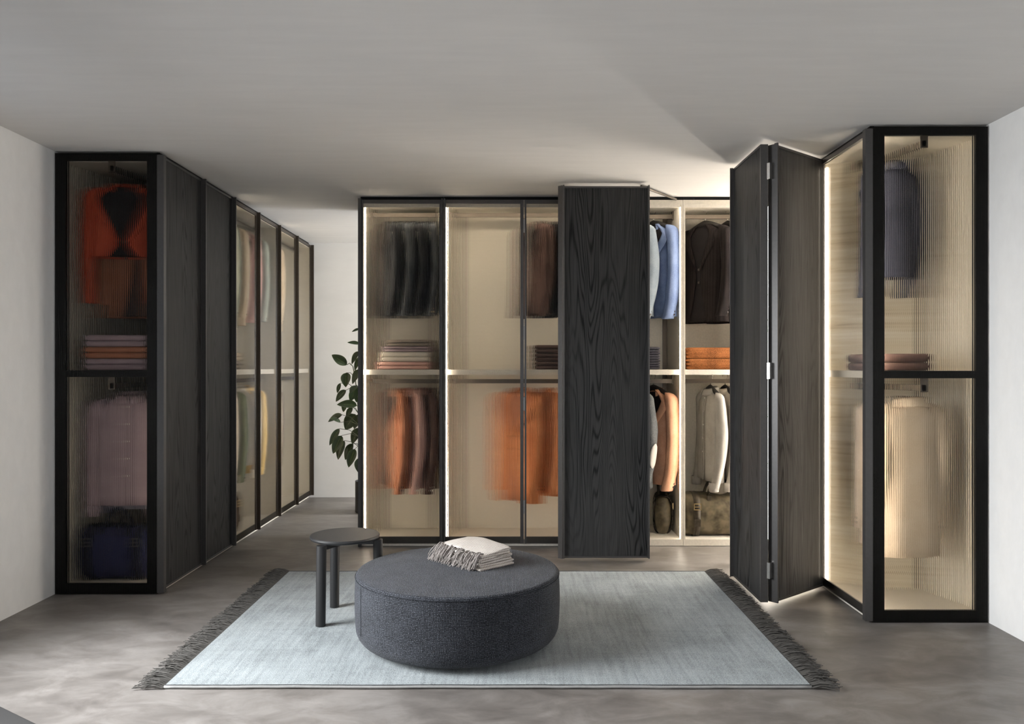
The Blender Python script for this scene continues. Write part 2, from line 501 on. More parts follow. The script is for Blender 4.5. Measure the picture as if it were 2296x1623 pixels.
# ---- back run (free standing, faces the camera)
BY = 5.89; BD = 0.565
PX = [-1.144, -0.519, 0.676, 1.278, 1.888]
ua = carcass('wardrobe_unit', 'narrow lit wardrobe unit with one fluted glass door beside the potted plant', (PX[0], BY, 0), 0, PX[1] - PX[0], BD)
ub = carcass('wardrobe_unit', 'wide lit wardrobe unit with two fluted glass doors and the orange coat', (PX[1], BY, 0), 0, PX[2] - PX[1], BD)
uc = carcass('wardrobe_unit', 'open lit wardrobe unit holding the blue and peach blazers behind the folded door', (PX[2], BY, 0), 0, PX[3] - PX[2], BD)
ud = carcass('wardrobe_unit', 'open corner wardrobe unit holding orange blankets, shirts and leather duffel', (PX[3], BY, 0), 0, PX[4] - PX[3], BD)
bx('end_post', 'frame', ua, -0.012, 0.011, -0.034, 0.000, 0.004, 2.604)
bx('side_cladding', 'frame', ua, -0.012, 0.000, 0.000, BD, 0.004, 2.600)
led(ua, 0.028, 0.010, 'led_closed', w_=0.007)
led(ub, 0.020, 0.010, 'led_closed', w_=0.006)
led(uc, PX[3] - PX[2] - 0.024, 0.004, w_=0.006)
led(ud, PX[4] - PX[3] - 0.026, 0.010, w_=0.007)
for u_, w__, mm in ((ua, PX[1] - PX[0], 'led_top'), (ub, PX[2] - PX[1], 'led_top'), (uc, PX[3] - PX[2], 'led_topopen'), (ud, PX[4] - PX[3], 'led_topopen')):
    bx('led_strip', mm, u_, 0.030, w__ - 0.030, 0.024, 0.036, 2.558, 2.565)['label'] = 'warm white light strip under the top panel'
    bx('valance', 'cream_edge', u_, 0.018, w__ - 0.018, 0.005, 0.013, 2.543, 2.566)
led(ub, PX[2] - PX[1] - 0.024, 0.010, 'led_closed', w_=0.006)
glass_door(ua, 0.012, PX[1] - PX[0] - 0.004)
glass_door(ub, 0.004, 0.600, handle='none_left')
dB = glass_door(ub, 0.606, PX[2] - PX[1] - 0.004, handle='right')
for z in (0.25, 1.02, 1.55, 2.35):
    bx('hinge', 'hinge_grey', dB, 0.599, 0.607, -0.026, -0.018, z, z + 0.10)
# folded pair of wooden leaves of the open unit (hinged at the left partition)
wd1 = wood_door(uc, 0.578, (0.004, -0.022, 0), math.atan2(-0.438, -0.362), t=0.036)
wd2 = wood_door(uc, 0.598, (0.345 - PX[2], 5.428 - BY, 0), 0.0, t=0.036)
bx('handle_profile', 'frame', wd2, 0.000, 0.010, -0.022, 0.0, DZ0, DZ1 + 0.004)
bx('handle_profile', 'frame', wd2, 0.588, 0.598, -0.022, 0.0, DZ0, DZ1 + 0.004)
for z in (0.16, 1.28, 2.40):
    bx('hinge', 'steel', wd2, -0.012, 0.000, 0.010, 0.030, z, z + 0.09)
arm = MB().tube([(0.944 - PX[2] - 0.05, 5.47 - BY, 2.606), (PX[3] - PX[2] - 0.05, 0.01, 2.606)], 0.009, 6)
arm.build('folding_arm', 'bronze', uc)

# ---- left run
LX = -2.100; LD = 0.605
LY0, LY1 = 4.640, 8.092
dw = (LY1 - LY0 - 0.036) / 6
yy = [LY0 + 0.036 + dw * 2 * k for k in range(4)]
l1 = carcass('wardrobe_unit', 'left wardrobe unit with two black oak doors and fluted glass end panel', (LX, LY0, 0), PI / 2, yy[1] - LY0, LD, left=False, il=0.036)
l2 = carcass('wardrobe_unit', 'left wardrobe unit with two fluted glass doors next to the oak doors', (LX, yy[1], 0), PI / 2, yy[2] - yy[1], LD)
l3 = carcass('wardrobe_unit', 'left wardrobe unit with two fluted glass doors touching the back wall', (LX, yy[2], 0), PI / 2, yy[3] - yy[2], LD)
bx('corner_post', 'frame', l1, 0.000, 0.034, -0.036, 0.004, 0.010, 2.600)
for k in range(2):
    wood_door(l1, dw - 0.006, (0.036 + dw * k + 0.003, -0.024, 0), 0.0, handle='right', t=0.024)
for u in (l2, l3):
    for k in range(2):
        glass_door(u, dw * k + 0.003, dw * (k + 1) - 0.003, handle='right', frame='bronze')
led(l2, 0.020, 0.012, 'led_low'); led(l3, 0.020, 0.012, 'led_low')
led(l1, 0.06, 0.012, 'led_dim', z0=0.06, z1=1.2)
def end_panel(u, depth, W=None, near_at_zero=True, ledge=None):
    """framed fluted end panel; in unit space it spans y 0..depth at x=0 (or x=W)"""
    m = MB()
    s0, s1, tp, bt = 0.068, 0.064, 0.044, 0.064
    if near_at_zero: a, b = 0.009, 0.034
    else: a, b = W - 0.034, W - 0.009
    zt = ZC - 0.012
    m.box(a, b, 0.004, s0, 0.004, zt).box(a, b, depth - s1, depth, 0.004, zt)
    m.box(a, b, s0, depth - s1, zt - tp, zt).box(a, b, s0, depth - s1, 0.004, bt)
    m.box(a, b, s0, depth - s1, SHZ[0], SHZ[1])
    f = m.build('end_panel', 'frame_black', u)
    if near_at_zero:   # left run: ribs face -x of the unit (towards the camera)
        pane(f, depth, zt - 0.004, (0.004, depth, 0.004), (0, 0, -PI / 2))
    else:
        pane(f, depth, zt - 0.004, (W - 0.004, 0.0, 0.004), (0, 0, PI / 2))
    return f
end_panel(l1, LD + 0.004)

# ---- right run
RX = 1.890; RD = 0.606
RY0 = 4.126
r1 = carcass('wardrobe_unit', 'right wardrobe unit with fluted glass door and end panel by the right wall', (RX, 4.756, 0), -PI / 2, 4.756 - RY0, RD, right=False, ir=0.036)
r2 = carcass('wardrobe_unit', 'right wardrobe unit standing open behind the two folded oak leaves', (RX, BY, 0), -PI / 2, BY - 4.757, RD)
W1 = 4.756 - RY0
bx('corner_post', 'frame', r1, W1 - 0.036, W1 - 0.002, -0.036, 0.004, 0.010, 2.600)
end_panel(r1, RD + 0.004, W1, False)
glass_door(r1, 0.004, W1 - 0.040, handle='left', frame='frame')
bx('streak_overlay', 'painted_streaks', r1, 0.0175, 0.020, 0.030, RD - 0.016, 0.054, 2.564)  # thin sheet added to carry the painted reflection streaks
led(r1, 0.0205, 0.012, 'led_high', w_=0.008)
led(r1, W1 - 0.052, 0.020, 'led_fill', w_=0.010)  # added strip hidden behind the corner post, brightens the partition
WR2 = BY - 4.757
led(r2, 0.020, 0.012, 'led_side', w_=0.012)
for u_ in (0.060, 0.20, 0.36, 0.55): led(r2, u_, RD - 0.042, 'led_side', w_=0.014)
def fold_leaf(parent_origin, p, q, t, parent, side=1):
    """wooden leaf from world point p to q (front on the right hand of p->q when seen from above is -y local)"""
    d = Vector(q) - Vector(p); ang = math.atan2(d.y, d.x)
    ox, oy = parent_origin
    # unit r2 is rotated by -90 deg: world = (ox + y, oy - x)
    lx = oy - p[1]; ly = p[0] - ox
    return wood_door(parent, d.length, (lx, ly, 0), ang + PI / 2, t=t)
f1 = fold_leaf((RX, BY), (1.466, 4.400), (1.884, 4.745), 0.040, r2)
f2 = fold_leaf((RX, BY), (1.390, 4.958), (1.390, 4.405), 0.042, r2)
for f, xs in ((f1, (0.0,)), (f2, (0.0,))):
    for x in xs: bx('handle_profile', 'frame', f, x, x + 0.010, -0.020, 0.0, DZ0, DZ1 + 0.004)
for z in (0.16, 1.28, 2.40):
    bx('hinge', 'steel', f1, -0.028, 0.002, 0.012, 0.030, z, z + 0.09)
for z in (0.16, 2.46):
    bx('hinge', 'steel', f1, 0.536, 0.556, -0.006, 0.008, z, z + 0.06)

# ------------------------------------------------------------------ rug
rug = thing('rug', 'pale blue grey rug with dark fringed short ends on concrete floor', 'rug', (-0.105, 4.21, 0.0))
RW, RDp = 1.355, 0.92
m = MB(); nx, ny = 60, 42; th = 0.012
def rz_(x, y): return th + 0.0012 * mnoise.noise((x * 4, y * 4, 0.3))
idx = {}
for j in range(ny + 1):
    for i in range(nx + 1):
        x = -RW + 2 * RW * i / nx; y = -RDp + 2 * RDp * j / ny
        yo = 0.004 * mnoise.noise((x * 3, 0, 5)) if j in (0, ny) else 0
        idx[i, j] = len(m.v); m.v.append((x, y + yo, rz_(x, y)))
for j in range(ny):
    for i in range(nx): m.f.append((idx[i, j], idx[i + 1, j], idx[i + 1, j + 1], idx[i, j + 1]))
edge = [(i, 0) for i in range(nx + 1)] + [(nx, j) for j in range(1, ny + 1)] + [(i, ny) for i in range(nx - 1, -1, -1)] + [(0, j) for j in range(ny - 1, 0, -1)]
low = []
for e in edge:
    p = m.v[idx[e]]; low.append(len(m.v)); m.v.append((p[0], p[1], 0.001))
for k in range(len(edge)):
    k2 = (k + 1) % len(edge)
    m.f.append((idx[edge[k]], low[k], low[k2], idx[edge[k2]]))
m.build('pile', 'rug', rug, smooth=True, angle=0.8)
for sy in (-1, 1):
    pts = [(-RW + 2 * RW * i / 80, sy * (RDp + 0.004) + 0.004 * mnoise.noise(((-RW + 2 * RW * i / 80) * 3, 0, 5)), 0.0075 + 0.0012 * mnoise.noise((i * 0.4, sy, 1))) for i in range(81)]
    e = MB().tube(pts, 0.0062, 8).build('edge_binding', 'binding', rug, smooth=True)
    MB().tube([(x, y - sy * 0.007, 0.0125) for x, y, z in pts], 0.0024, 6).build('edge_stitch', 'stitch', rug, smooth=True)
for sx in (-1, 1):
    m = MB()
    for k in range(230):
        y0 = -RDp - 0.01 + (2 * RDp + 0.02) * k / 229 + random.uniform(-.003, .003)
        for q in range(3):
            ln = random.uniform(0.085, 0.135); dy = random.uniform(-0.035, 0.030)
            yq = y0 + random.uniform(-.004, .004)
            zt = random.uniform(0.004, 0.022)
            m.tube([(sx * RW, yq, 0.007), (sx * (RW + ln * .35), yq + dy * .2, 0.006 + zt * .8), (sx * (RW + ln * .7), yq + dy * .6, 0.004 + zt), (sx * (RW + ln), yq + dy, 0.003 + random.uniform(0, .016))], 0.0024, 4, 0.0016)
    f = m.build('fringe', 'fringe_dark', rug); f['kind'] = 'stuff'; f['label'] = 'dark grey-brown yarn fringe'

RUGZ = 0.0135
# ------------------------------------------------------------------ ottoman
ott = thing('ottoman', 'large round dark blue-grey woven ottoman on the rug', 'ottoman', (-0.270, 3.865, RUGZ))
R = 0.500; H0, H1 = 0.014, 0.352
def ott_mesh():
    prof = []
    def add(r, z): prof.append((r, z))
    add(0.001, H0); add(R - 0.10, H0); add(R - 0.075, H0 + 0.003)
    for k in range(6):
        a = k / 5 * PI / 2
        add(R - 0.060 + 0.056 * math.sin(a), H0 + 0.080 - 0.074 * math.cos(a))
    for k in range(1, 9): add(R - 0.004 + 0.004 * math.sin(k / 9 * PI), H0 + 0.080 + (H1 - 0.030 - H0 - 0.080) * k / 9)
    for k in range(7):
        a = k / 6 * PI / 2
        add(R - 0.022 + 0.018 * math.cos(a), H1 - 0.030 + 0.020 * math.sin(a))
    for k in range(1, 11):
        t = k / 10; r = (R - 0.022) * (1 - t) + 0.001
        add(r, H1 - 0.010 + 0.016 * (1 - (1 - t) ** 2.2))
    n = 120
    v = []; f = []; uv = []
    ln = [0]
    for i in range(1, len(prof)): ln.append(ln[-1] + math.hypot(prof[i][0] - prof[i - 1][0], prof[i][1] - prof[i - 1][1]))
    top_i = 3 + 5 + 8 + 4
    for r, z in prof:
        for k in range(n): a = 2 * PI * k / n; v.append((r * math.cos(a), r * math.sin(a), z))
    for i in range(len(prof) - 1):
        for k in range(n):
            k2 = (k + 1) % n
            f.append((i * n + k, i * n + k2, (i + 1) * n + k2, (i + 1) * n + k))
            ids = f[-1]
            if i >= top_i: uv.append([(v[q][0], v[q][1]) for q in ids])
            else:
                a0, a1 = 2 * PI * k / n * R, 2 * PI * (k + 1) / n * R
                uv.append([(a0, ln[i]), (a1, ln[i]), (a1, ln[i + 1]), (a0, ln[i + 1])])
    me = bpy.data.meshes.new('upholstery'); me.from_pydata(v, [], f)
    ul = me.uv_layers.new(name='UVMap')
    for p, u in zip(me.polygons, uv):
        for li, c in zip(p.loop_indices, u): ul.data[li].uv = c
    me.materials.append(MAT['weave']); me.shade_smooth()
    o = bpy.data.objects.new('upholstery', me); o.parent = ott; COL.objects.link(o)
ott_mesh()
MB().lathe([(0.36, 0.001), (0.37, 0.003), (0.37, 0.016), (0.001, 0.016)], 64).build('base', 'black_matte', ott, smooth=True, angle=0.6)
fabric('seam_thread', (0.010, 0.011, 0.014), (0.03, 0.033, 0.04), 300)
zs = H1 - 0.012
MB().tube([((R - 0.003) * math.cos(2 * PI * k / 96), (R - 0.003) * math.sin(2 * PI * k / 96), H1 - 0.026) for k in range(97)], 0.0016, 6).build('seam_piping', 'seam_thread', ott, smooth=True)
for a in (-1.04, -2.6, 1.2):
    MB().tube([((R + 0.0005) * math.cos(a), (R + 0.0005) * math.sin(a), H0 + 0.08 + (H1 - 0.11 - H0) * k / 6) for k in range(7)], 0.0012, 6).build('seam', 'seam_thread', ott, smooth=True)

# ------------------------------------------------------------------ folded throw on the ottoman
TH = thing('folded_throw', 'cream checked throw with taupe tassels folded on the ottoman', 'blanket', (-0.205, 3.965, RUGZ + H1 + 0.0045), math.radians(-47))
TH.scale = (0.93, 0.93, 1.0)
def throw_layer(name, hx, hy, z0, t, seed, drop, n=40, cx=0, cy=0):
    """one folded layer: rounded slab whose top undulates; long axis x"""
    def topz(x, y):
        u = x / 0.21; q = (y - cy) / 0.14
        k_ = z0 / 0.063
        return z0 + (0.022 * k_ ** 2 + .002) * (1 - u * u) * (1 - .5 * q * q) + 0.010 * k_ * mnoise.noise((x * 6, y * 6, seed * .15)) + 0.0028 * mnoise.noise((x * 14, y * 14, seed)) + drop * max(0, q) - 0.010 * k_ * max(0, -q)
    m = MB(); uv = []
    rows = []
    ns = 10
    for i in range(n + 1):
        x = cx - hx + 2 * hx * i / n
        ring = []
        for k in range(ns + 1):
            y = cy - hy + 2 * hy * k / ns
            ring.append((x, y + 0.004 * mnoise.noise((x * 9, seed, 2)), topz(x, y) + t / 2))
        bulge = [(x, cy + hy + t * .5 * math.sin(a), topz(x, cy + hy) + t / 2 * math.cos(a)) for a in (PI * .25, PI * .5, PI * .75)]
        back = []
        for k in range(ns, -1, -1):
            y = cy - hy + 2 * hy * k / ns
            back.append((x, y, topz(x, y) - t / 2))
        bl2 = [(x, cy - hy - t * .5 * math.sin(a), topz(x, cy - hy) - t / 2 * math.cos(a)) for a in (PI * .25, PI * .5, PI * .75)]
        rows.append(ring + bulge + back + bl2)
    m.loft(rows)
    o = m.build(name, 'throw', TH, smooth=True, angle=1.0)
    me = o.data; ul = me.uv_layers.new(name='UVMap')
    for p in me.polygons:
        nrm = p.normal
        for li in p.loop_indices:
            c = me.vertices[me.loops[li].vertex_index].co
            if abs(nrm.x) > 0.7: ul.data[li].uv = (c.y, c.z)
            elif abs(nrm.y) > 0.7: ul.data[li].uv = (c.x, c.z)
            else: ul.data[li].uv = (c.x, c.y)
    return o
hz = [0.006, 0.017, 0.028, 0.039, 0.051, 0.063]
for i, z in enumerate(hz):
    throw_layer('fold', 0.195 - 0.004 * i + random.uniform(-.004, .004), 0.115 - 0.003 * i, z, 0.0105, i * 3.1, 0.012 * i / 5, cx=random.uniform(-.006, .006) + 0.012, cy=0.012 * (i % 2) - 0.004)
m = MB()
for k in range(150):
    x = -0.185 + 0.375 * random.random()
    z = random.choice([0.02, 0.035, 0.05, 0.066]) + random.uniform(-.004, .006)
    yb = -0.075 - 0.01 * random.random() - (0.07 - z) * 0.45
    ln = random.uniform(0.045, 0.075); sx = random.uniform(-0.020, 0.020)
    pts = [(x, yb, z + 0.006), (x + sx * .4, yb - ln * .4, z + 0.010), (x + sx * .8, yb - ln * .8, max(0.006, z - 0.012)), (x + sx, yb - ln, max(0.004, z - 0.034))]
    for q in range(2):
        o_ = Vector((random.uniform(-.003, .003), random.uniform(-.003, .003), random.uniform(-.002, .002)))
        m.tube([Vector(p) + o_ * i for i, p in enumerate(pts)], 0.0030, 5, 0.0018)
f = m.build('tassels', 'fringe_taupe', TH, smooth=True); f['kind'] = 'stuff'; f['label'] = 'taupe twisted tassels'

# ------------------------------------------------------------------ stool
st = thing('stool', 'black three-legged round wooden stool beside the ottoman', 'stool', (-0.900, 4.205, RUGZ))
sz = 0.437
MB().lathe([(0.001, sz - 0.022), (0.168, sz - 0.022), (0.180, sz - 0.018), (0.184, sz - 0.010), (0.183, sz - 0.003), (0.180, sz), (0.001, sz)], 72).build('seat', 'stool_wood', st, smooth=True, angle=0.6)
m = MB()
for a in (math.radians(0), math.radians(120), math.radians(240)):
    ca, sa = math.cos(a), math.sin(a)
    lx, ly = 0.176 * ca, 0.176 * sa
    MB().tube([(lx * 1.04, ly * 1.04, 0.0), (lx, ly, sz - 0.026)], 0.0255, 24).build('leg', 'stool_wood', st, smooth=True, angle=0.8)
    # spoke under the seat
    b = MB().box(0.0, 0.160, -0.014, 0.014, sz - 0.050, sz - 0.022)
    b.build('spoke', 'stool_wood', st, rot=(0, 0, a))

# ------------------------------------------------------------------ potted rubber plant behind the back run
PXc, PYc = -1.335, 7.30
pl = thing('potted_plant', 'rubber plant with glossy dark leaves in black pot behind the wardrobe', 'plant', (PXc, PYc, 0))
MB().lathe([(0.001, 0.0), (0.125, 0.0), (0.130, 0.006), (0.130, 0.290), (0.122, 0.290), (0.120, 0.262), (0.001, 0.262)], 48).build('pot', 'pot', pl, smooth=True, angle=0.6)
MB().lathe([(0.001, 0.250), (0.119, 0.255), (0.119, 0.266), (0.001, 0.270)], 32).build('soil', 'soil', pl, smooth=True)
def leaf_mesh(wd):
    n = 12; v = []; f = []; uv = []
    cols = (-1, -0.55, 0, 0.55, 1)
    for i in range(n + 1):
        t = i / n
        hw = wd * (math.sin(PI * t ** 0.85) ** 0.75) * (1 - 0.15 * t) if 0 < t < 1 else 0.002
        sag = -0.16 * t * t
        for c in cols:
            v.append((t, c * hw, sag + 0.22 * hw * c * c * 1.4)); uv.append((0.5 + c * 0.5, t))
    for i in range(n):
        for k in range(4):
            a = i * 5 + k; f.append((a, a + 1, a + 6, a + 5))
    me = bpy.data.meshes.new('leaf'); me.from_pydata(v, [], f)
    ul = me.uv_layers.new(name='UVMap')
    for p in me.polygons:
        for li in p.loop_indices: ul.data[li].uv = uv[me.loops[li].vertex_index]
    me.materials.append(MAT['leaf']); me.shade_smooth()
    return me
LEAF = {k: leaf_mesh(k) for k in (0.20, 0.28, 0.34)}
leaf_spec = [(378,60,312,78,0),(378,180,280,160,0),(275,345,155,262,1),(262,350,195,315,1),(372,240,300,335,1),(378,280,330,385,0),(385,385,303,490,2),
 (270,408,262,512,2),(225,490,190,570,0),(268,545,178,630,1),(355,510,295,560,2),(345,545,300,625,2),(380,520,345,635,2),(355,668,197,645,1),
 (265,640,240,720,1),(320,685,262,755,2),(238,740,118,785,1),(225,800,150,760,1),(340,735,250,860,2),(378,740,320,850,2),(215,850,130,975,0),
 (232,905,160,1040,1),(255,945,190,1090,1),(378,845,305,965,2),(325,970,245,1095,1),(338,1010,280,1150,1),(378,1080,365,1200,2)]
U = 0.2834
def topos(zx, zy, y):
    px, py = 700 + zx * U, 720 + zy * U
    return Vector(((px - 1150) * y / FPX, y, CAMH - (py - 822) * y / FPX))
specs = []
rl = random.Random(11)
for (x0, y0, x1, y1, k) in leaf_spec:
    yb_ = PYc + rl.uniform(-0.16, 0.10)
    A = topos(x0, y0, yb_); B = topos(x1, y1, yb_ + rl.uniform(-0.09, 0.03))
    specs.append((A, B, k))
for q in range(26):      # the side of the plant that the wardrobe hides from here
    a = rl.uniform(-1.6, 1.9); z = rl.uniform(0.55, 1.75); r = rl.uniform(0.06, 0.16)
    A = Vector((PXc + r * math.cos(a), PYc + r * math.sin(a), z))
    B = A + Vector((math.cos(a) * 0.13, math.sin(a) * 0.13, rl.uniform(-0.14, 0.04)))
    specs.append((A, B, rl.choice((1, 2))))
org = Vector((PXc, PYc, 0))
trunks = []
for (dx, dy, top) in ((-0.02, 0.0, 1.72), (-0.10, -0.02, 1.35), (0.06, 0.03, 1.6)):
    pts = [(dx * .3 + dx * t * 1.2 + 0.012 * math.sin(t * 7 + dx * 40), dy * t, 0.26 + (top - 0.26) * t) for t in [i / 10 for i in range(11)]]
    trunks.append(pts)
    MB().tube(pts, 0.010, 8, 0.004).build('stem', 'stem', pl, smooth=True)
ms = MB()
for (A, B, k) in specs:
    a, b = A - org, B - org
    d = b - a; ln = d.length
    wd = (0.20, 0.28, 0.34)[k]
    x = d.normalized()
    zref = Vector((rl.uniform(-.5, .2), -0.75 - rl.random() * .5, 0.75 + rl.uniform(-.3, .4)))
    y = zref.cross(x).normalized(); z = x.cross(y).normalized()
    M3 = Matrix((x, y, z)).transposed().to_4x4()
    o = bpy.data.objects.new('leaf', LEAF[wd])
    o.matrix_local = Matrix.Translation(a) @ M3 @ Matrix.Diagonal((ln, ln, ln, 1))
    o.parent = pl; COL.objects.link(o)
    # petiole to the nearest stem
    best = min((Vector(p) for t_ in trunks for p in t_ if p[2] < a.z + 0.02), key=lambda p: (p - (a - Vector((0, 0, 0.06)))).length)
    mid = (best + a) / 2 + Vector((0, 0, 0.025))
    ms.tube([best, mid, a], 0.0032, 5, 0.0024)
ms.build('petioles', 'stem', pl, smooth=True)['kind'] = 'stuff'

# ------------------------------------------------------------------ garments
fab = {}
def F(name, c, c2=None, **kw):
    c2 = c2 or tuple(min(1, x * 1.6 + 0.01) for x in c)
    return fabric(name, c, c2, **kw)
F('f_blue', (0.085, 0.125, 0.26), (0.22, 0.29, 0.47)); F('f_paleblue', (0.17, 0.21, 0.26), (0.32, 0.37, 0.42))
F('f_peach', (0.50, 0.24, 0.14), (0.72, 0.43, 0.29)); F('f_greyknit', (0.055, 0.06, 0.065), (0.17, 0.18, 0.19), scale=260)
F('f_black', (0.006, 0.006, 0.008), (0.018, 0.017, 0.019)); F('f_darkbrown', (0.004, 0.003, 0.003), (0.016, 0.012, 0.012), scale=300, stripes=(0, 260, 0.10))
F('f_navyblack', (0.008, 0.009, 0.016), (0.022, 0.024, 0.036)); F('f_shirtgrey', (0.30, 0.28, 0.25), (0.47, 0.45, 0.42))
F('f_cream', (0.60, 0.54, 0.46), (0.76, 0.70, 0.62)); F('f_charcoal', (0.012, 0.013, 0.015), (0.045, 0.048, 0.054))
F('f_slate', (0.040, 0.045, 0.052), (0.11, 0.12, 0.13)); F('f_pink', (0.52, 0.29, 0.25), (0.70, 0.46, 0.41))
F('f_rust', (0.30, 0.115, 0.06), (0.46, 0.20, 0.12)); F('f_brown', (0.050, 0.030, 0.026), (0.12, 0.075, 0.065))
F('f_orange', (0.50, 0.17, 0.065), (0.72, 0.30, 0.14)); F('f_red', (0.36, 0.045, 0.020), (0.50, 0.085, 0.040))
F('f_mauve', (0.28, 0.20, 0.24), (0.42, 0.33, 0.36)); F('f_lilacgrey', (0.25, 0.24, 0.31), (0.40, 0.38, 0.46))
F('f_yellow', (0.66, 0.44, 0.15), (0.82, 0.60, 0.28)); F('f_green', (0.10, 0.12, 0.075), (0.20, 0.22, 0.15))
F('f_beige', (0.46, 0.37, 0.27), (0.62, 0.53, 0.42)); F('f_taupe', (0.20, 0.165, 0.135), (0.34, 0.29, 0.25))
F('f_sage', (0.30, 0.33, 0.28), (0.44, 0.46, 0.40))
F('f_orangeknit', (0.07, 0.022, 0.008), (0.36, 0.135, 0.045), scale=230, bstr=0.5)
F('f_navyknit', (0.016, 0.016, 0.026), (0.10, 0.095, 0.12), scale=260, bstr=0.5)
F('f_patch', (0.55, 0.53, 0.50), (0.66, 0.64, 0.61)); F('f_lining', (0.008, 0.007, 0.008), (0.016, 0.014, 0.015))
F('f_navy', (0.016, 0.018, 0.060), (0.035, 0.038, 0.10))
F('leather', (0.030, 0.024, 0.014), (0.115, 0.095, 0.062), scale=14, rough=0.42, bstr=0.12)
F('leather_dark', (0.016, 0.013, 0.009), (0.05, 0.040, 0.028), scale=20, rough=0.5, bstr=0.12)
F('leather_brown', (0.06, 0.030, 0.014), (0.15, 0.08, 0.04), scale=20, rough=0.5, bstr=0.12)

def sring(w_, d_, z, a0, a1, n, ex=2.6, cx=0, cy=0, seed=0, wob=0.004):
    pts = []
    for k in range(n):
        a = a0 + (a1 - a0) * k / (n - 1)
        c, s = math.cos(a), math.sin(a)
        x = w_ * math.copysign(abs(c) ** (2 / ex), c); y = d_ * math.copysign(abs(s) ** (2 / ex), s)
        q = wob * mnoise.noise((x * 9 + seed, y * 9, z * 2.2)) + wob * 0.7 * math.sin(a * 7 + seed + 2.0 * z)
        pts.append((cx + x + q * c, cy + y + q * s, z))
    return pts
NH = 0
def hanger(label, loc, rz, z_rail, width=0.40):
    h = thing('coat_hanger', label, 'hanger', (loc[0], loc[1], z_rail), rz, 'coat hangers on the rails')
    pts = [(0.0, -0.012, 0.006)]
    hook = [(0.0, 0.020 * math.cos(a) , 0.022 + 0.020 * math.sin(a)) for a in [PI * 1.05 - i / 12 * PI * 1.25 for i in range(13)]]
    hook += [(0, 0.010, -0.002), (0, 0.002, -0.018), (0, 0, -0.068)]
    MB().tube(hook, 0.0028, 6).build('hook', 'chrome_hook', h, smooth=True)
    rings = []
    for i in range(15):
        t = -1 + 2 * i / 14
        x = t * width / 2; z = -0.066 - 0.060 * abs(t) ** 1.3
        hh = 0.016 + 0.008 * (1 - abs(t)); dd = 0.010 + 0.012 * abs(t)
        rings.append([(x, dd * math.cos(a), z + hh * math.sin(a)) for a in [2 * PI * k / 10 for k in range(10)]])
    MB().loft(rings).build('shoulder_bar', 'black_matte', h, smooth=True)
    return h
